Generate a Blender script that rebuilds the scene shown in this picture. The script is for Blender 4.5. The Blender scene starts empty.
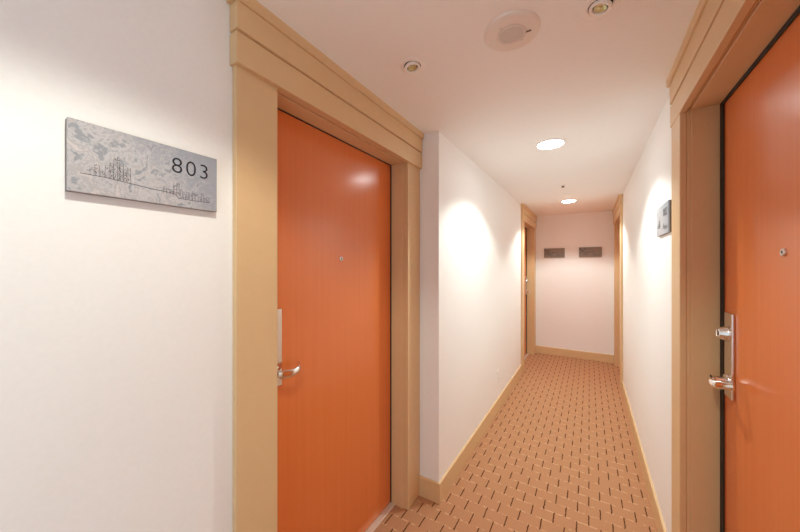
import bpy, bmesh, math, random
from mathutils import Vector, Matrix
random.seed(7)
S = bpy.context.scene
COL = S.collection
R = math.radians

# ------------------------------------------------------------------ camera
cam_data = bpy.data.cameras.new('camera')
cam = bpy.data.objects.new('camera', cam_data)
COL.objects.link(cam)
cam.location = (0, 0, 1.52)
cam.rotation_euler = (R(90), 0, R(31.497))
cam_data.sensor_width = 36.0
cam_data.lens = 309.55 / 800 * 36.0
cam_data.clip_start = 0.02
S.camera = cam

# ------------------------------------------------------------------ world, lights, exposure
w = bpy.data.worlds.new('world')
S.world = w
w.use_nodes = True
w.node_tree.nodes['Background'].inputs[0].default_value = (0.75, 0.85, 1.0, 1)
w.node_tree.nodes['Background'].inputs[1].default_value = 0.3
S.view_settings.view_transform = 'Standard'
S.view_settings.look = 'None'
S.view_settings.gamma = 1.0
S.view_settings.use_curve_mapping = False
S.view_settings.exposure = 0.70
S.cycles.max_bounces = 24
S.cycles.diffuse_bounces = 20
S.cycles.sample_clamp_indirect = 6.0

LAMP_X = -0.24
LAMP_Y = (0.18, 2.446, 4.72)      # the row of ceiling downlights
CEIL = 2.391
SPOT_W = (19.5, 37.0, 46.0)
SPOT_COL = ((0.95, 0.96, 0.83), (0.89, 1.0, 0.94), (0.89, 1.0, 0.94))
FILL_W = 19.0
FILL_COL = (0.58, 0.82, 1.0)

def spot(name, loc, power, col, angle, blend, radius, parent=None, rot=(0, 0, 0)):
    l = bpy.data.lights.new(name, 'SPOT')
    l.energy = power; l.color = col; l.spot_size = R(angle); l.spot_blend = blend
    l.shadow_soft_size = radius
    o = bpy.data.objects.new(name, l); COL.objects.link(o)
    o.location = loc; o.rotation_euler = rot
    return o

for y, p, c in zip(LAMP_Y, SPOT_W, SPOT_COL):
    spot('downlight_beam', (LAMP_X, y, CEIL - 0.03), p, c, 128, 0.32, 0.045)

# added cool fill light in a made-up right-wall opening, behind the camera
al = bpy.data.lights.new('cool_fill', 'AREA')
al.shape = 'RECTANGLE'; al.size = 2.0; al.size_y = 1.4
al.energy = FILL_W; al.color = FILL_COL
ao = bpy.data.objects.new('cool_fill', al); COL.objects.link(ao)
ao.location = (0.40, -2.2, 0.9); ao.rotation_euler = (R(90), 0, R(90))

# ------------------------------------------------------------------ materials
def new_mat(name):
    m = bpy.data.materials.new(name); m.use_nodes = True
    nt = m.node_tree
    return m, nt, nt.nodes['Principled BSDF']

def nd(nt, typ, **kw):
    n = nt.nodes.new(typ)
    for k, v in kw.items(): setattr(n, k, v)
    return n

def math_n(nt, op, a, b=None, c=None):
    n = nd(nt, 'ShaderNodeMath', operation=op)
    for i, v in enumerate((a, b, c)):
        if v is None: continue
        if isinstance(v, (int, float)): n.inputs[i].default_value = v
        else: nt.links.new(v, n.inputs[i])
    return n.outputs[0]

def ramp(nt, fac, stops):
    n = nd(nt, 'ShaderNodeValToRGB')
    e = n.color_ramp.elements
    while len(e) < len(stops): e.new(0.5)
    for el, (p, c) in zip(e, stops):
        el.position = p; el.color = (*c, 1)
    nt.links.new(fac, n.inputs[0])
    return n.outputs[0]

def mixc(nt, fac, a, b):
    n = nd(nt, 'ShaderNodeMix', data_type='RGBA')
    for i, v in ((0, fac), (6, a), (7, b)):
        if isinstance(v, (int, float)): n.inputs[i].default_value = v
        elif isinstance(v, tuple): n.inputs[i].default_value = (*v, 1)
        else: nt.links.new(v, n.inputs[i])
    return n.outputs[2]

def bump(nt, bsdf, height, strength, dist=0.001):
    b = nd(nt, 'ShaderNodeBump')
    b.inputs['Strength'].default_value = strength
    b.inputs['Distance'].default_value = dist
    nt.links.new(height, b.inputs['Height'])
    nt.links.new(b.outputs[0], bsdf.inputs['Normal'])

def simple(name, col, rough=0.5, metal=0.0, noise=0.0, scale=60.0, bmp=0.0):
    m, nt, p = new_mat(name)
    p.inputs['Base Color'].default_value = (*col, 1)
    p.inputs['Roughness'].default_value = rough
    p.inputs['Metallic'].default_value = metal
    tc = nd(nt, 'ShaderNodeTexCoord')
    nz = nd(nt, 'ShaderNodeTexNoise'); nz.inputs['Scale'].default_value = scale
    nz.inputs['Detail'].default_value = 4
    nt.links.new(tc.outputs['Object'], nz.inputs['Vector'])
    if noise:
        c = ramp(nt, nz.outputs['Fac'], [(0.3, tuple(x * (1 - noise) for x in col)), (0.7, tuple(min(1, x * (1 + noise)) for x in col))])
        nt.links.new(c, p.inputs['Base Color'])
    if bmp: bump(nt, p, nz.outputs['Fac'], bmp)
    return m

WALL = simple('wall_paint', (0.89, 0.89, 0.885), 0.55, noise=0.012, scale=90, bmp=0.12)
CEILM = simple('ceiling_paint', (0.93, 0.945, 0.95), 0.7, noise=0.01, scale=70, bmp=0.08)
TRIM = simple('beige_trim_paint', (0.70, 0.485, 0.265), 0.38, noise=0.015, scale=25)
GAP_SHADE = simple('black_gap_shade', (0.012, 0.011, 0.010), 0.6)  # black that paints the shadow in the gap round a door
CHROME = simple('chrome', (0.82, 0.80, 0.78), 0.12, 1.0)
SATIN = simple('satin_nickel', (0.70, 0.67, 0.63), 0.34, 1.0, noise=0.03, scale=200)
PLATE = simple('brushed_plate', (0.78, 0.74, 0.70), 0.16, 1.0, noise=0.02, scale=220)
WHITEP = simple('white_plastic', (0.92, 0.91, 0.89), 0.4)
SPEAKER = simple('off_white_plastic', (0.84, 0.79, 0.74), 0.45)
GREYP = simple('pale_grille_plastic', (0.80, 0.77, 0.74), 0.55)
DARK = simple('dark_recess', (0.03, 0.026, 0.022), 0.6)
INK = simple('dark_navy_ink', (0.012, 0.013, 0.022), 0.4)
LINE = simple('dark_etched_line', (0.07, 0.07, 0.08), 0.5)
BACKING = simple('brown_sign_backing', (0.16, 0.105, 0.07), 0.5)
ALU = simple('threshold_metal', (0.74, 0.62, 0.52), 0.4, 0.35, noise=0.03, scale=120)
BLACKGLASS = simple('peephole_lens', (0.04, 0.04, 0.045), 0.05)

def door_mat():
    m, nt, p = new_mat('orange_wood_veneer')
    tc = nd(nt, 'ShaderNodeTexCoord')
    mp = nd(nt, 'ShaderNodeMapping'); mp.inputs['Scale'].default_value = (60, 60, 1.2)
    nt.links.new(tc.outputs['Object'], mp.inputs['Vector'])
    nz = nd(nt, 'ShaderNodeTexNoise'); nz.inputs['Scale'].default_value = 1.0; nz.inputs['Detail'].default_value = 6
    nt.links.new(mp.outputs[0], nz.inputs['Vector'])
    c = ramp(nt, nz.outputs['Fac'], [(0.3, (0.69, 0.185, 0.046)), (0.7, (0.72, 0.20, 0.052))])
    nt.links.new(c, p.inputs['Base Color'])
    p.inputs['Roughness'].default_value = 0.2
    bump(nt, p, nz.outputs['Fac'], 0.015)
    return m
DOOR = door_mat()

def carpet_mat():
    m, nt, p = new_mat('patterned_carpet')
    tc = nd(nt, 'ShaderNodeTexCoord')
    sx = nd(nt, 'ShaderNodeSeparateXYZ')
    wob = nd(nt, 'ShaderNodeTexNoise'); wob.inputs['Scale'].default_value = 45
    nt.links.new(tc.outputs['Object'], wob.inputs['Vector'])
    nt.links.new(tc.outputs['Object'], sx.inputs[0])
    wv = math_n(nt, 'MULTIPLY', math_n(nt, 'SUBTRACT', wob.outputs['Fac'], 0.5), 0.008)
    X = math_n(nt, 'ADD', sx.outputs[0], wv)
    Y = math_n(nt, 'ADD', sx.outputs[1], wv)
    PX, PY = 0.0603, 0.1755
    k = math_n(nt, 'DIVIDE', math_n(nt, 'ADD', X, 0.005), PX)
    colm = math_n(nt, 'ROUND', k)
    dx = math_n(nt, 'MULTIPLY', math_n(nt, 'ABSOLUTE', math_n(nt, 'SUBTRACT', k, colm)), PX)
    par = math_n(nt, 'MULTIPLY', math_n(nt, 'FLOORED_MODULO', colm, 2.0), 0.5)
    yy = math_n(nt, 'SUBTRACT', math_n(nt, 'DIVIDE', math_n(nt, 'SUBTRACT', Y, 2.165), PY), par)
    dy = math_n(nt, 'MULTIPLY', math_n(nt, 'ABSOLUTE', math_n(nt, 'SUBTRACT', yy, math_n(nt, 'ROUND', yy))), PY)
    def below(v, edge, soft):
        n = nd(nt, 'ShaderNodeMapRange', interpolation_type='SMOOTHSTEP')
        nt.links.new(v, n.inputs[0])
        n.inputs[1].default_value = edge - soft; n.inputs[2].default_value = edge + soft
        n.inputs[3].default_value = 1; n.inputs[4].default_value = 0
        return n.outputs[0]
    fine = nd(nt, 'ShaderNodeTexNoise'); fine.inputs['Scale'].default_value = 260; fine.inputs['Detail'].default_value = 3
    nt.links.new(tc.outputs['Object'], fine.inputs['Vector'])
    blot = nd(nt, 'ShaderNodeTexNoise'); blot.inputs['Scale'].default_value = 38
    nt.links.new(tc.outputs['Object'], blot.inputs['Vector'])
    dash = math_n(nt, 'MULTIPLY', below(dx, 0.0032, 0.0012), below(dy, 0.045, 0.003))
    yl = math_n(nt, 'DIVIDE', math_n(nt, 'SUBTRACT', Y, 2.165 + PY / 4), PY / 2)
    dl = math_n(nt, 'MULTIPLY', math_n(nt, 'ABSOLUTE', math_n(nt, 'SUBTRACT', yl, math_n(nt, 'ROUND', yl))), PY / 2)
    lite = math_n(nt, 'MULTIPLY', below(dl, 0.0048, 0.002), below(blot.outputs['Fac'], 0.49, 0.05))
    base = ramp(nt, fine.outputs['Fac'], [(0.3, (0.40, 0.195, 0.10)), (0.7, (0.55, 0.285, 0.155))])
    c1 = mixc(nt, math_n(nt, 'MULTIPLY', lite, 0.42), base, (0.80, 0.55, 0.33))
    c2 = mixc(nt, math_n(nt, 'MULTIPLY', dash, 0.95), c1, (0.075, 0.022, 0.008))
    nt.links.new(c2, p.inputs['Base Color'])
    p.inputs['Roughness'].default_value = 0.95
    p.inputs['Specular IOR Level'].default_value = 0.1
    bump(nt, p, fine.outputs['Fac'], 0.5, 0.003)
    return m
CARPET = carpet_mat()

def sign_mat(name, stops, cool):
    m, nt, p = new_mat(name)
    tc = nd(nt, 'ShaderNodeTexCoord')
    nz = nd(nt, 'ShaderNodeTexNoise'); nz.inputs['Scale'].default_value = 14; nz.inputs['Detail'].default_value = 9
    nz.inputs['Roughness'].default_value = 0.68; nz.inputs['Distortion'].default_value = 2.2
    nt.links.new(tc.outputs['Object'], nz.inputs['Vector'])
    fn = nd(nt, 'ShaderNodeTexNoise'); fn.inputs['Scale'].default_value = 90; fn.inputs['Detail'].default_value = 6
    nt.links.new(tc.outputs['Object'], fn.inputs['Vector'])
    f = math_n(nt, 'ADD', math_n(nt, 'MULTIPLY', nz.outputs['Fac'], 0.7), math_n(nt, 'MULTIPLY', fn.outputs['Fac'], 0.3))
    c = ramp(nt, f, stops)
    # a smooth blue-grey sky washed over the upper part on the reader's right
    sx = nd(nt, 'ShaderNodeSeparateXYZ'); nt.links.new(tc.outputs['Object'], sx.inputs[0])
    g = math_n(nt, 'ADD', math_n(nt, 'MULTIPLY', sx.outputs[0], -5.0), math_n(nt, 'MULTIPLY', math_n(nt, 'SUBTRACT', sx.outputs[2], 0.075), 5.0))
    g = math_n(nt, 'ADD', g, math_n(nt, 'MULTIPLY', math_n(nt, 'SUBTRACT', nz.outputs['Fac'], 0.5), 3.0))
    k = nd(nt, 'ShaderNodeClamp'); nt.links.new(math_n(nt, 'ADD', g, 0.15), k.inputs[0]); k.inputs[2].default_value = 0.8
    nt.links.new(mixc(nt, k.outputs[0], c, cool), p.inputs['Base Color'])
    p.inputs['Roughness'].default_value = 0.5
    bump(nt, p, f, 0.5, 0.004)
    return m
SLATE = sign_mat('grey_stone_panel', [(0.40, (0.27, 0.285, 0.32)), (0.47, (0.50, 0.48, 0.50)), (0.52, (0.37, 0.36, 0.385)), (0.58, (0.54, 0.50, 0.50))], (0.27, 0.295, 0.35))
SLATE_DARK = sign_mat('dark_grey_stone_panel', [(0.40, (0.08, 0.07, 0.06)), (0.47, (0.34, 0.30, 0.26)), (0.52, (0.12, 0.10, 0.09)), (0.58, (0.42, 0.37, 0.32))], (0.27, 0.22, 0.18))

def emis(name, col, strength):
    m, nt, p = new_mat(name)
    p.inputs['Base Color'].default_value = (0.8, 0.8, 0.8, 1)
    p.inputs['Emission Color'].default_value = (*col, 1)
    p.inputs['Emission Strength'].default_value = strength
    return m
LENS = emis('lit_lamp_lens', (0.92, 1.0, 1.0), 20.0)
BULB = simple('dim_reflector_bulb', (0.60, 0.56, 0.30), 0.3, 0.4, noise=0.2, scale=180)

# ------------------------------------------------------------------ mesh helpers
def bm_box(bm, x0, x1, y0, y1, z0, z1, bev=0.0, seg=1):
    x0, x1 = sorted((x0, x1)); y0, y1 = sorted((y0, y1)); z0, z1 = sorted((z0, z1))
    vs = [bm.verts.new((x, y, z)) for x in (x0, x1) for y in (y0, y1) for z in (z0, z1)]
    fs = [bm.faces.new([vs[i] for i in f]) for f in ((0, 1, 3, 2), (4, 6, 7, 5), (0, 4, 5, 1), (2, 3, 7, 6), (0, 2, 6, 4), (1, 5, 7, 3))]
    if bev:
        es = list({e for f in fs for e in f.edges})
        bmesh.ops.bevel(bm, geom=es, offset=bev, segments=seg, affect='EDGES', profile=0.5)

def bm_prism_x(bm, prof, x0, x1):
    """profile of (y, z) points swept along x"""
    a = [bm.verts.new((x0, y, z)) for y, z in prof]
    b = [bm.verts.new((x1, y, z)) for y, z in prof]
    n = len(prof)
    for i in range(n):
        bm.faces.new((a[i], a[(i + 1) % n], b[(i + 1) % n], b[i]))
    bm.faces.new(a[::-1]); bm.faces.new(b)

def bm_lathe(bm, prof, seg=48, mat=None):
    """profile of (radius, height) turned about z; mat moves it"""
    mat = mat or Matrix.Identity(4)
    rings = []
    for r, z in prof:
        if r < 1e-6: rings.append([bm.verts.new(mat @ Vector((0, 0, z)))])
        else: rings.append([bm.verts.new(mat @ Vector((r * math.cos(2 * math.pi * i / seg), r * math.sin(2 * math.pi * i / seg), z))) for i in range(seg)])
    for a, b in zip(rings, rings[1:]):
        for i in range(seg):
            j = (i + 1) % seg
            if len(a) == 1 and len(b) == 1: continue
            if len(a) == 1: bm.faces.new((a[0], b[j], b[i]))
            elif len(b) == 1: bm.faces.new((a[i], a[j], b[0]))
            else: bm.faces.new((a[i], a[j], b[j], b[i]))

def bm_sweep(bm, pts, radii, up=Vector((0, 0, 1)), seg=16):
    """tube with elliptical section: radii = (half-thickness, half-height) per point"""
    rings = []
    n = len(pts)
    for i, p in enumerate(pts):
        t = (Vector(pts[min(i + 1, n - 1)]) - Vector(pts[max(i - 1, 0)])).normalized()
        s = t.cross(up).normalized(); u = s.cross(t).normalized()
        rings.append([bm.verts.new(Vector(p) + s * radii[i][0] * math.cos(2 * math.pi * k / seg) + u * radii[i][1] * math.sin(2 * math.pi * k / seg)) for k in range(seg)])
    for a, b in zip(rings, rings[1:]):
        for k in range(seg):
            j = (k + 1) % seg
            bm.faces.new((a[k], a[j], b[j], b[k]))
    bm.faces.new(rings[0][::-1]); bm.faces.new(rings[-1])

def link(name, bm, mat, parent=None, smooth=False):
    bmesh.ops.recalc_face_normals(bm, faces=bm.faces[:])
    me = bpy.data.meshes.new(name)
    bm.to_mesh(me); bm.free()
    me.materials.append(mat)
    o = bpy.data.objects.new(name, me); COL.objects.link(o)
    if smooth:
        for p in me.polygons: p.use_smooth = True
        try: me.set_sharp_from_angle(angle=R(38))
        except Exception: pass
    if parent: o.parent = parent
    return o

def empty(name, loc=(0, 0, 0), rz=0.0):
    o = bpy.data.objects.new(name, None); COL.objects.link(o)
    o.location = loc; o.rotation_euler = (0, 0, rz)
    o.empty_display_size = 0.1
    return o

def tag(o, label=None, cat=None, group=None, kind=None):
    if label: o['label'] = label
    if cat: o['category'] = cat
    if group: o['group'] = group
    if kind: o['kind'] = kind
    return o

def copy_tree(o, parent=None):
    c = o.copy(); COL.objects.link(c)
    if parent: c.parent = parent
    for ch in list(o.children): copy_tree(ch, c)
    return c

# ------------------------------------------------------------------ room shell
WL = -0.985      # left wall by the near door
WC = -0.827      # left wall of the narrower corridor beyond
WR = 0.3445       # right wall
YC = 1.827       # where the corridor narrows
YF = 5.88        # far wall
YB = -4.0        # wall behind the camera
HW, DH = 0.4715, 2.172     # half-width and height of a door opening
NEAR_L, NEAR_R, FAR_L, FAR_R = 1.1952, 1.2515, 5.235, 5.235
JT = 0.03        # frame thickness beside an opening

bm = bmesh.new(); bm_box(bm, -1.5, 0.9, YB - 0.2, YF + 0.2, -0.1, 0)
tag(link('floor', bm, CARPET), 'tan carpet with rows of short dark dashes along the corridor', 'floor', kind='structure')
bm = bmesh.new(); bm_box(bm, -1.5, 0.9, YB - 0.2, YF + 0.2, CEIL, CEIL + 0.1)
tag(link('ceiling', bm, CEILM), 'smooth white corridor ceiling', 'ceiling', kind='structure')

bm = bmesh.new()
o = HW + JT
bm_box(bm, -1.45, WL, YB, NEAR_L - o, 0, CEIL)
bm_box(bm, -1.45, WL, NEAR_L - o, NEAR_L + o, DH + JT, CEIL)
bm_box(bm, -1.45, WL, NEAR_L + o, YC, 0, CEIL)
bm_box(bm, -1.45, -1.25, NEAR_L - o, NEAR_L + o, 0, DH + JT)
bm_box(bm, -1.45, WC, YC, FAR_L - o, 0, CEIL)
bm_box(bm, -1.45, WC, FAR_L - o, FAR_L + o, DH + JT, CEIL)
bm_box(bm, -1.45, WC, FAR_L + o, YF, 0, CEIL)
bm_box(bm, -1.45, -1.1, FAR_L - o, FAR_L + o, 0, DH + JT)
tag(link('wall_left', bm, WALL), 'white left wall that steps out past the near door', 'wall', kind='structure')
bm = bmesh.new()
bm_box(bm, WR, 0.85, YB, -3.2, 0, CEIL)
bm_box(bm, WR, 0.85, -3.2, -1.2, 0, 0.3)  # opening added out of view to hold the cool fill light
bm_box(bm, WR, 0.85, -3.2, -1.2, 1.7, CEIL)
bm_box(bm, WR, 0.85, -1.2, NEAR_R - o, 0, CEIL)
bm_box(bm, WR, 0.85, NEAR_R - o, NEAR_R + o, DH + JT, CEIL)
bm_box(bm, WR, 0.85, NEAR_R + o, FAR_R - o, 0, CEIL)
bm_box(bm, WR, 0.85, FAR_R - o, FAR_R + o, DH + JT, CEIL)
bm_box(bm, WR, 0.85, FAR_R + o, YF, 0, CEIL)
bm_box(bm, 0.62, 0.85, NEAR_R - o, NEAR_R + o, 0, DH + JT)
bm_box(bm, 0.62, 0.85, FAR_R - o, FAR_R + o, 0, DH + JT)
tag(link('wall_right', bm, WALL), 'white right wall of the corridor', 'wall', kind='structure')
bm = bmesh.new(); bm_box(bm, -1.45, 0.85, YF, YF + 0.15, 0, CEIL)
tag(link('wall_far', bm, WALL), 'white wall closing the far end of the corridor', 'wall', kind='structure')
bm = bmesh.new()
bm_box(bm, -1.45, 0.85, YB - 0.1, YB, 0, CEIL)
tag(link('wall_back', bm, WALL), 'white wall behind the camera', 'wall', kind='structure')

# baseboards: flat board with a small sloped cap
BH, BT = 0.128, 0.013
def board(bm, p0, p1, nrm):
    p0, p1, n = Vector((*p0, 0)), Vector((*p1, 0)), Vector((*nrm, 0))
    prof = [(0, 0), (BT, 0), (BT, BH - 0.004), (BT - 0.003, BH), (0, BH)]
    a = [bm.verts.new(p0 + n * d + Vector((0, 0, z))) for d, z in prof]
    b = [bm.verts.new(p1 + n * d + Vector((0, 0, z))) for d, z in prof]
    for i in range(5): bm.faces.new((a[i], a[(i + 1) % 5], b[(i + 1) % 5], b[i]))
    bm.faces.new(a[::-1]); bm.faces.new(b)
CW = 0.155       # casing width
bm = bmesh.new()
board(bm, (WL, YB), (WL, NEAR_L - HW - CW), (1, 0))
board(bm, (WL, YC), (WC, YC), (0, -1))
board(bm, (WC, YC - BT), (WC, FAR_L - HW - CW), (1, 0))
tag(link('baseboard_left', bm, TRIM), 'beige baseboard along the left wall and its step', 'baseboard', kind='structure')
bm = bmesh.new()
board(bm, (WR, YB), (WR, NEAR_R - HW - CW), (-1, 0))
board(bm, (WR, NEAR_R + HW + CW), (WR, FAR_R - HW - CW), (-1, 0))
tag(link('baseboard_right', bm, TRIM), 'beige baseboard along the right wall', 'baseboard', kind='structure')
bm = bmesh.new(); board(bm, (WC + 0.02, YF), (WR - 0.02, YF), (0, -1))
tag(link('baseboard_far', bm, TRIM), 'beige baseboard under the far wall', 'baseboard', kind='structure')

# ------------------------------------------------------------------ doors with their trim
# local axes: x along the wall (latch towards +x when s = 1), y out into the corridor, z up; y = 0 is the casing face
CT = 0.022       # casing thickness
DF = -0.125      # door face

def build_trim(name, loc, rz, proud, shade_w, head_w, ext_a, ext_b, label):
    root = empty(name, loc, rz)
    tag(root, label, 'door frame', kind='structure')
    for s in (-1, 1):
        bm = bmesh.new()
        bm_box(bm, s * HW, s * (HW + CW), -CT, 0, 0, DH, 0.003, 2)
        link('casing', bm, TRIM, root)
        bm = bmesh.new()
        bm_box(bm, s * HW, s * (HW + JT), DF - 0.05, -CT, 0, DH + JT)               # jamb
        bm_box(bm, s * (HW - 0.006), s * HW, DF + 0.004, -CT - 0.012, 0, DH, 0.0015)     # stop, a hair proud of the jamb
        link('jamb', bm, TRIM, root)
    bm = bmesh.new()
    bm_box(bm, -HW, HW, DF - 0.05, -CT, DH, DH + JT)
    bm_box(bm, -HW + 0.006, HW - 0.006, DF + 0.004, -CT - 0.012, DH - 0.008, DH, 0.0015)
    link('head_jamb', bm, TRIM, root)
    bm = bmesh.new()  # dark strips put in as the shadow between leaf and frame
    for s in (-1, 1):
        bm_box(bm, s * (HW - shade_w), s * (HW - 0.004), DF + 0.001, DF + 0.0045, 0.012, DH - 0.004)
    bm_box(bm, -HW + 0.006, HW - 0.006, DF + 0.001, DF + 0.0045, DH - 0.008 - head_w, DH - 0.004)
    tag(link('door_seal', bm, GAP_SHADE, root), 'black strip painted in for the shadowed gap')
    xa, xb = -(HW + CW + ext_a), HW + CW + ext_b
    bm = bmesh.new(); bm_box(bm, xa, xb, -CT, proud, DH - 0.010, 2.260, 0.002)
    bm_box(bm, xa + 0.006, xb - 0.006, -CT, proud - 0.010, 2.260, 2.270)                # the groove between the two boards
    link('header_board', bm, TRIM, root)
    bm = bmesh.new(); bm_box(bm, xa, xb, -CT, proud + 0.002, 2.269, 2.3575, 0.002)
    link('header_board', bm, TRIM, root)
    ca, cb = (0.010 if ext_a > 0.005 else 0), (0.010 if ext_b > 0.005 else 0)
    y = proud + 0.002
    bm = bmesh.new()
    bm_prism_x(bm, [(-CT, 2.357), (y + 0.006, 2.357), (y + 0.009, 2.360), (y + 0.010, CEIL - 0.004), (y + 0.010, CEIL), (-CT, CEIL)], xa - ca, xb + cb)
    link('crown_moulding', bm, TRIM, root)
    bm = bmesh.new(); bm_box(bm, -HW, HW, DF - 0.045, DF + 0.034, 0, 0.008, 0.002)
    tag(link('threshold', bm, ALU, root), 'pale metal threshold strip')
    return root

def build_door(name, loc, rz, s, backset, label, bolt=1.0):
    root = empty(name, loc, rz)
    tag(root, label, 'door', kind='structure')
    bm = bmesh.new(); bm_box(bm, -HW + 0.003, HW - 0.003, DF - 0.045, DF, 0.011, DH - 0.006, 0.001)
    link('door_leaf', bm, DOOR, root)
    # peephole
    bm = bmesh.new()
    M = Matrix.Translation((0, DF, 1.557)) @ Matrix.Rotation(R(-90), 4, 'X')
    bm_lathe(bm, [(0.0, 0.0), (0.011, 0.0), (0.011, 0.003), (0.009, 0.0055), (0.0062, 0.0055), (0.0055, 0.003), (0, 0.003)], 28, M)
    ph = link('peephole', bm, SATIN, root, True)
    bm = bmesh.new()
    bm_lathe(bm, [(0.0052, 0.003), (0.004, 0.0052), (0, 0.006)], 20, M)
    link('lens', bm, BLACKGLASS, ph, True)
    # lock plate with deadbolt and lever
    px = s * (HW - backset)
    bm = bmesh.new(); bm_box(bm, px - 0.037, px + 0.037, DF, DF + 0.009, 1.03, 1.345, 0.003, 3)
    plate = link('lock_plate', bm, PLATE, root)
    def at(z): return Matrix.Translation((px, DF + 0.009, z)) @ Matrix.Rotation(R(-90), 4, 'X')
    bm = bmesh.new()
    prof = [(0.028, 0), (0.028, 0.003), (0.0265, 0.006), (0.021, 0.024), (0.0195, 0.027), (0.017, 0.028), (0.015, 0.0265), (0, 0.0265)]
    bm_lathe(bm, [(r * (0.5 + 0.5 * bolt), z * bolt) for r, z in prof], 40, at(1.268))
    db = link('deadbolt', bm, CHROME, plate, True)
    bm = bmesh.new()
    bm_box(bm, px - 0.0014, px + 0.0014, DF + 0.009 + 0.0260 * bolt, DF + 0.009 + 0.0272 * bolt, 1.260, 1.276)
    link('keyway', bm, DARK, db)
    bm = bmesh.new()
    bm_lathe(bm, [(0.027, 0), (0.027, 0.004), (0.024, 0.008), (0.0135, 0.010), (0.0125, 0.030), (0.0125, 0.044), (0.011, 0.048), (0, 0.048)], 40, at(1.092))
    pts, rad = [], []
    for i in range(15):
        t = i / 14
        x = px - s * (-0.014 + 0.122 * t)
        y = DF + 0.053 + 0.012 * math.sin(math.pi * min(1, t * 1.05)) - (0.030 * max(0, (t - 0.72) / 0.28) ** 1.6)
        z = 1.094 - 0.008 * math.sin(math.pi * t) + 0.008 * t
        pts.append((x, y, z))
        taper = min(1.0, 0.55 + t * 4) * (1.0 - 0.34 * t)
        rad.append((0.0078 * (0.8 if i in (0, 14) else 1), 0.019 * taper))
    bm_sweep(bm, pts, rad, seg=20)
    link('lever_handle', bm, CHROME, plate, True)
    return root

DOORS = [
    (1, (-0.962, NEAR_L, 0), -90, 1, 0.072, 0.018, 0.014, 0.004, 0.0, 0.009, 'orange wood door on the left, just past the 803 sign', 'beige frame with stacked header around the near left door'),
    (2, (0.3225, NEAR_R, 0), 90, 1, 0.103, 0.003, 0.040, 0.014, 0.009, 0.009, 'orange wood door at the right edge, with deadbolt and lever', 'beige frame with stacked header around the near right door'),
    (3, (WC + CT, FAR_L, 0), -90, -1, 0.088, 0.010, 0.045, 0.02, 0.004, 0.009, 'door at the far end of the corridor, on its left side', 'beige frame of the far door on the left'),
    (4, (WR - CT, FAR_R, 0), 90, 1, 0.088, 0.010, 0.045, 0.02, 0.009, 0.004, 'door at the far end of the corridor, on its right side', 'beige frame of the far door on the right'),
]
for n, loc, rz, s, bs, proud, seal, head, ea, eb, dl, tl in DOORS:
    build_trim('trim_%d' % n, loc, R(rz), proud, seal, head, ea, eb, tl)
    build_door('door_%d' % n, loc, R(rz), s, bs, dl, 0.2 if n == 1 else 1.0)

# ------------------------------------------------------------------ room signs
# local axes: x reading direction, y out of the wall, z up; origin on the wall at the panel's lower left... centre
SW, SH = 0.316, 0.160
def text_mesh(name, body, size, x, z, y, mat, parent):
    cu = bpy.data.curves.new(name, 'FONT')
    cu.body = body; cu.size = size; cu.extrude = 0.0004; cu.offset = -0.0008
    cu.space_character = 1.16
    to = bpy.data.objects.new(name, cu); COL.objects.link(to)
    dg = bpy.context.evaluated_depsgraph_get()
    me = bpy.data.meshes.new_from_object(to.evaluated_get(dg))
    bpy.data.objects.remove(to)
    me.name = name
    # text lies in xy: stand it up, facing +y, reading along -x when seen from +y
    me.transform(Matrix(((-1, 0, 0, x), (0, 0, 1, y), (0, 1, 0, z), (0, 0, 0, 1))))
    me.materials.clear(); me.materials.append(mat)
    ob = bpy.data.objects.new(name, me); COL.objects.link(ob); ob.parent = parent
    return ob

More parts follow.
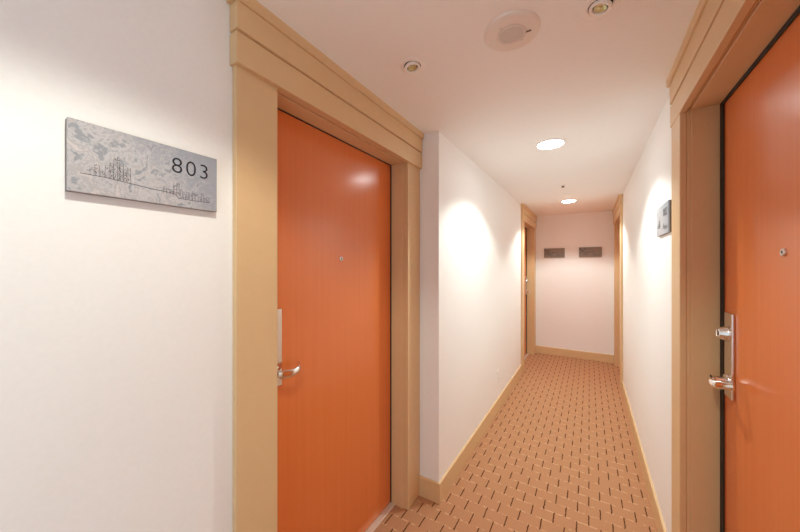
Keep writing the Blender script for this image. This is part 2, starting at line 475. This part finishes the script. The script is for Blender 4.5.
def build_sign(loc, rz, label, slate, number=None, dark=False, seed=1, thick=0.02):
    root = empty('room_sign', loc, rz)
    tag(root, label, 'sign', 'skyline room signs beside the doors')
    bm = bmesh.new(); bm_box(bm, -SW / 2, SW / 2, thick - 0.006, thick, 0, SH, 0.0012)
    link('sign_panel', bm, slate, root)
    bm = bmesh.new(); bm_box(bm, -SW / 2 + 0.001, SW / 2 - 0.001, 0, thick - 0.006, 0.001, SH - 0.001)
    tag(link('sign_backing', bm, BACKING, root), 'brown backing board')
    rnd = random.Random(seed)
    bm = bmesh.new()
    yf = thick
    def seg(x0, z0, x1, z1, wd=0.0009):
        # x measured from the reader's left edge
        a, b = Vector((SW / 2 - x0, z0)), Vector((SW / 2 - x1, z1))
        d = (b - a)
        if d.length < 1e-6: return
        n = Vector((-d.y, d.x)).normalized() * wd / 2
        q = [a + n, b + n, b - n, a - n]
        lo = [bm.verts.new((p.x, yf - 0.0002, p.y)) for p in q]
        hi = [bm.verts.new((p.x, yf + 0.00015, p.y)) for p in q]
        bm.faces.new(hi); bm.faces.new(lo[::-1])
        for i in range(4): bm.faces.new((lo[i], lo[(i + 1) % 4], hi[(i + 1) % 4], hi[i]))
    base = [(0.020, 0.043), (0.06, 0.043), (0.10, 0.040), (0.15, 0.0355), (0.197, 0.034), (0.206, 0.031), (0.214, 0.0225), (0.25, 0.0225), (0.295, 0.024)]
    for a, b in zip(base, base[1:]): seg(*a, *b, 0.0016)
    def tower(x, z, wd, h, dens):
        seg(x, z, x, z + h, 0.0006); seg(x + wd, z, x + wd, z + h * rnd.uniform(0.9, 1), 0.0006)
        if rnd.random() < 0.5: seg(x, z + h, x + wd, z + h, 0.0006)
        for _ in range(int(dens * h * 1000)):
            xx = x + rnd.uniform(0, wd); zz = z + rnd.uniform(0, h); l = rnd.uniform(0.001, 0.0035)
            if rnd.random() < 0.6: seg(xx, zz, xx, zz + l, rnd.uniform(0.0005, 0.0011))
            else: seg(xx, zz, xx + l * 0.7, zz, rnd.uniform(0.0005, 0.0010))
    for x, wd, h in ((0.036, 0.010, 0.018), (0.044, 0.008, 0.026), (0.054, 0.007, 0.014), (0.062, 0.008, 0.030), (0.070, 0.006, 0.038),
                     (0.077, 0.007, 0.050), (0.084, 0.004, 0.056), (0.089, 0.006, 0.040), (0.096, 0.005, 0.030), (0.103, 0.006, 0.034)):
        tower(x, 0.042, wd, h, 0.95)
    for i in range(15):
        x = 0.178 + i * 0.0078
        tower(x, 0.030 if x < 0.21 else 0.024, 0.006, rnd.uniform(0.010, 0.024) + (0.012 if i in (3, 4) else 0), 0.5)
    seg(0.202, 0.032, 0.202, 0.068, 0.0007)
    link('skyline_drawing', bm, LINE, root)
    if number:
        text_mesh('number', number, 0.060, SW / 2 - 0.1945, 0.0915, yf + 0.0005, INK, root)
    return root

build_sign((WL, 0.353, 1.684), R(-90), 'grey skyline room sign reading 803, on the left wall', SLATE, '803', seed=3)
build_sign((WR, 2.155, 1.688), R(90), 'grey room sign seen edge-on beside the near right door', SLATE, '802', seed=4, thick=0.013)
build_sign((-0.514, YF, 1.662), R(180), 'small dark room sign on the far wall, left of two', SLATE_DARK, seed=5)
build_sign((0.008, YF, 1.664), R(180), 'small dark room sign on the far wall, right of two', SLATE_DARK, seed=6)

# ------------------------------------------------------------------ ceiling fittings (local z = 0 at the ceiling, hanging down to -z)
def downlight(y, label):
    root = empty('downlight', (LAMP_X, y, CEIL))
    tag(root, label, 'ceiling light', 'lit round downlights along the ceiling')
    bm = bmesh.new()
    bm_lathe(bm, [(0.100, 0), (0.100, -0.003), (0.096, -0.006), (0.086, -0.006), (0.082, -0.002), (0.082, 0)], 56)
    link('trim_ring', bm, WHITEP, root, True)
    bm = bmesh.new()
    bm_lathe(bm, [(0.083, -0.001), (0.078, -0.007), (0.064, -0.011), (0.035, -0.0135), (0.0, -0.014)], 56)
    tag(link('lamp_lens', bm, LENS, root, True), 'glowing white lens')
    return root
downlight(2.446, 'large bright round ceiling downlight, nearer of the two lit ones')
downlight(4.72, 'small bright round downlight near the far end of the ceiling')

def gimbal(x, y, tilt, label):
    root = empty('gimbal_spotlight', (x, y, CEIL))
    tag(root, label, 'ceiling light', 'unlit gimbal spotlights in the ceiling')
    bm = bmesh.new()
    bm_lathe(bm, [(0.057, 0), (0.057, -0.0025), (0.054, -0.004), (0.038, -0.004), (0.036, -0.002), (0.036, 0)], 48)
    link('trim_ring', bm, WHITEP, root, True)
    bm = bmesh.new(); bm_lathe(bm, [(0.0365, -0.0006), (0.0, -0.0006)], 40)
    tag(link('recess', bm, DARK, root, True), 'dark recess')
    rot = Matrix.Translation((0, 0, -0.010)) @ tilt
    bm = bmesh.new()
    bm_lathe(bm, [(0.033, 0.006), (0.034, -0.001), (0.032, -0.004), (0.025, -0.004), (0.0235, -0.002), (0.023, 0.006)], 44, rot)
    ring = link('gimbal_ring', bm, WHITEP, root, True)
    bm = bmesh.new(); bm_lathe(bm, [(0.0232, 0.005), (0.0, 0.005)], 32, rot)
    link('socket', bm, DARK, ring, True)
    bm = bmesh.new()
    bm_lathe(bm, [(0.0185, 0.004), (0.019, -0.0005), (0.016, 0.0005), (0.009, 0.003), (0.006, 0.0005), (0.0, -0.001)], 32, rot)
    tag(link('bulb', bm, BULB, ring, True), 'yellowish reflector bulb')
    return root
gimbal(-0.657, 1.176, Matrix.Rotation(R(-9), 4, 'Y'), 'small round gimbal spotlight on the ceiling by the left door header')
gimbal(0.030, 1.232, Matrix.Rotation(R(12), 4, 'Y'), 'small round gimbal spotlight cut by the top edge, by the right door')

sp = empty('ceiling_speaker', (-0.247, 1.195, CEIL))
tag(sp, 'large flat white round speaker on the ceiling between the gimbal spotlights', 'ceiling speaker')
bm = bmesh.new()
bm_lathe(bm, [(0.098, 0), (0.098, -0.006), (0.094, -0.011), (0.088, -0.0125), (0.052, -0.0125), (0.049, -0.010), (0.0, -0.010)], 72)
link('cover', bm, SPEAKER, sp, True)
bm = bmesh.new()
bm_lathe(bm, [(0.0475, -0.010), (0.0475, -0.0125), (0.045, -0.0145), (0.0, -0.0150)], 64)
g = link('grille', bm, GREYP, sp, True)
bm = bmesh.new()
for i in range(-9, 10):
    for j in range(-9, 10):
        xx, yy = i * 0.0046 + (j % 2) * 0.0023, j * 0.0041
        if xx * xx + yy * yy < 0.042 ** 2:
            bm_lathe(bm, [(0.0011, -0.0146), (0.0011, -0.01525), (0, -0.01525)], 6, Matrix.Translation((xx, yy, 0)))
link('perforation', bm, simple('grille_hole', (0.42, 0.38, 0.36), 0.7), g)
for a in (60, 240):
    bm = bmesh.new()
    bm_lathe(bm, [(0.0038, -0.012), (0.0038, -0.0132), (0.002, -0.0140), (0, -0.0140)], 16, Matrix.Translation((0.056 * math.cos(R(a)), 0.056 * math.sin(R(a)), 0)))
    link('screw', bm, SATIN, sp, True)
bm = bmesh.new(); bm_box(bm, 0.048, 0.066, 0.010, 0.018, -0.0137, -0.012, 0.0005)
tag(link('indicator_window', bm, BACKING, sp), 'small dark indicator window')

sk = empty('fire_sprinkler', (-0.246, 3.77, CEIL))
tag(sk, 'tiny fire sprinkler head on the ceiling between the two lit downlights', 'sprinkler')
bm = bmesh.new(); bm_lathe(bm, [(0.030, 0), (0.030, -0.002), (0.024, -0.006), (0.012, -0.007), (0, -0.007)], 32)
link('escutcheon', bm, WHITEP, sk, True)
bm = bmesh.new()
bm_lathe(bm, [(0.009, -0.006), (0.008, -0.011), (0.003, -0.012), (0.003, -0.018), (0, -0.018)], 16)
for s_ in (-1, 1): bm_box(bm, s_ * 0.008, s_ * 0.011, -0.002, 0.002, -0.021, -0.008)
body = link('frame', bm, DARK, sk, True)
bm = bmesh.new(); bm_lathe(bm, [(0, -0.018), (0.014, -0.020), (0.014, -0.0215), (0, -0.022)], 20)
link('deflector', bm, DARK, sk, True)

cp = empty('ceiling_cover_plate', (-0.247, 4.29, CEIL))
tag(cp, 'tiny flat round white plate on the ceiling before the farther downlight', 'cover plate')
bm = bmesh.new(); bm_lathe(bm, [(0.036, 0), (0.036, -0.004), (0.033, -0.006), (0, -0.006)], 32)
link('plate', bm, WHITEP, cp, True)
bm = bmesh.new(); bm_lathe(bm, [(0.005, -0.005), (0.005, -0.007), (0, -0.0075)], 14)
link('screw', bm, SATIN, cp, True)

# ------------------------------------------------------------------ wall outlet
ot = empty('wall_outlet', (WC, 3.318, 0.362), R(-90))
tag(ot, 'white outlet plate low on the left corridor wall', 'outlet')
bm = bmesh.new(); bm_box(bm, -0.036, 0.036, 0, 0.006, -0.060, 0.060, 0.0025, 2)
link('cover_plate', bm, WHITEP, ot)
for z in (-0.021, 0.021):
    bm = bmesh.new(); bm_box(bm, -0.0165, 0.0165, 0.005, 0.0085, z - 0.0145, z + 0.0145, 0.002, 2)
    f = link('socket', bm, WHITEP, ot)
    bm = bmesh.new()
    for x in (-0.006, 0.006): bm_box(bm, x - 0.001, x + 0.001, 0.0078, 0.0089, z - 0.001, z + 0.008)
    bm_box(bm, -0.002, 0.002, 0.0078, 0.0089, z - 0.010, z - 0.006)
    link('slot', bm, DARK, f)
bm = bmesh.new(); bm_lathe(bm, [(0.003, 0.0055), (0.003, 0.0068), (0, 0.0072)], 12, Matrix.Rotation(R(-90), 4, 'X'))
link('screw', bm, SATIN, ot)
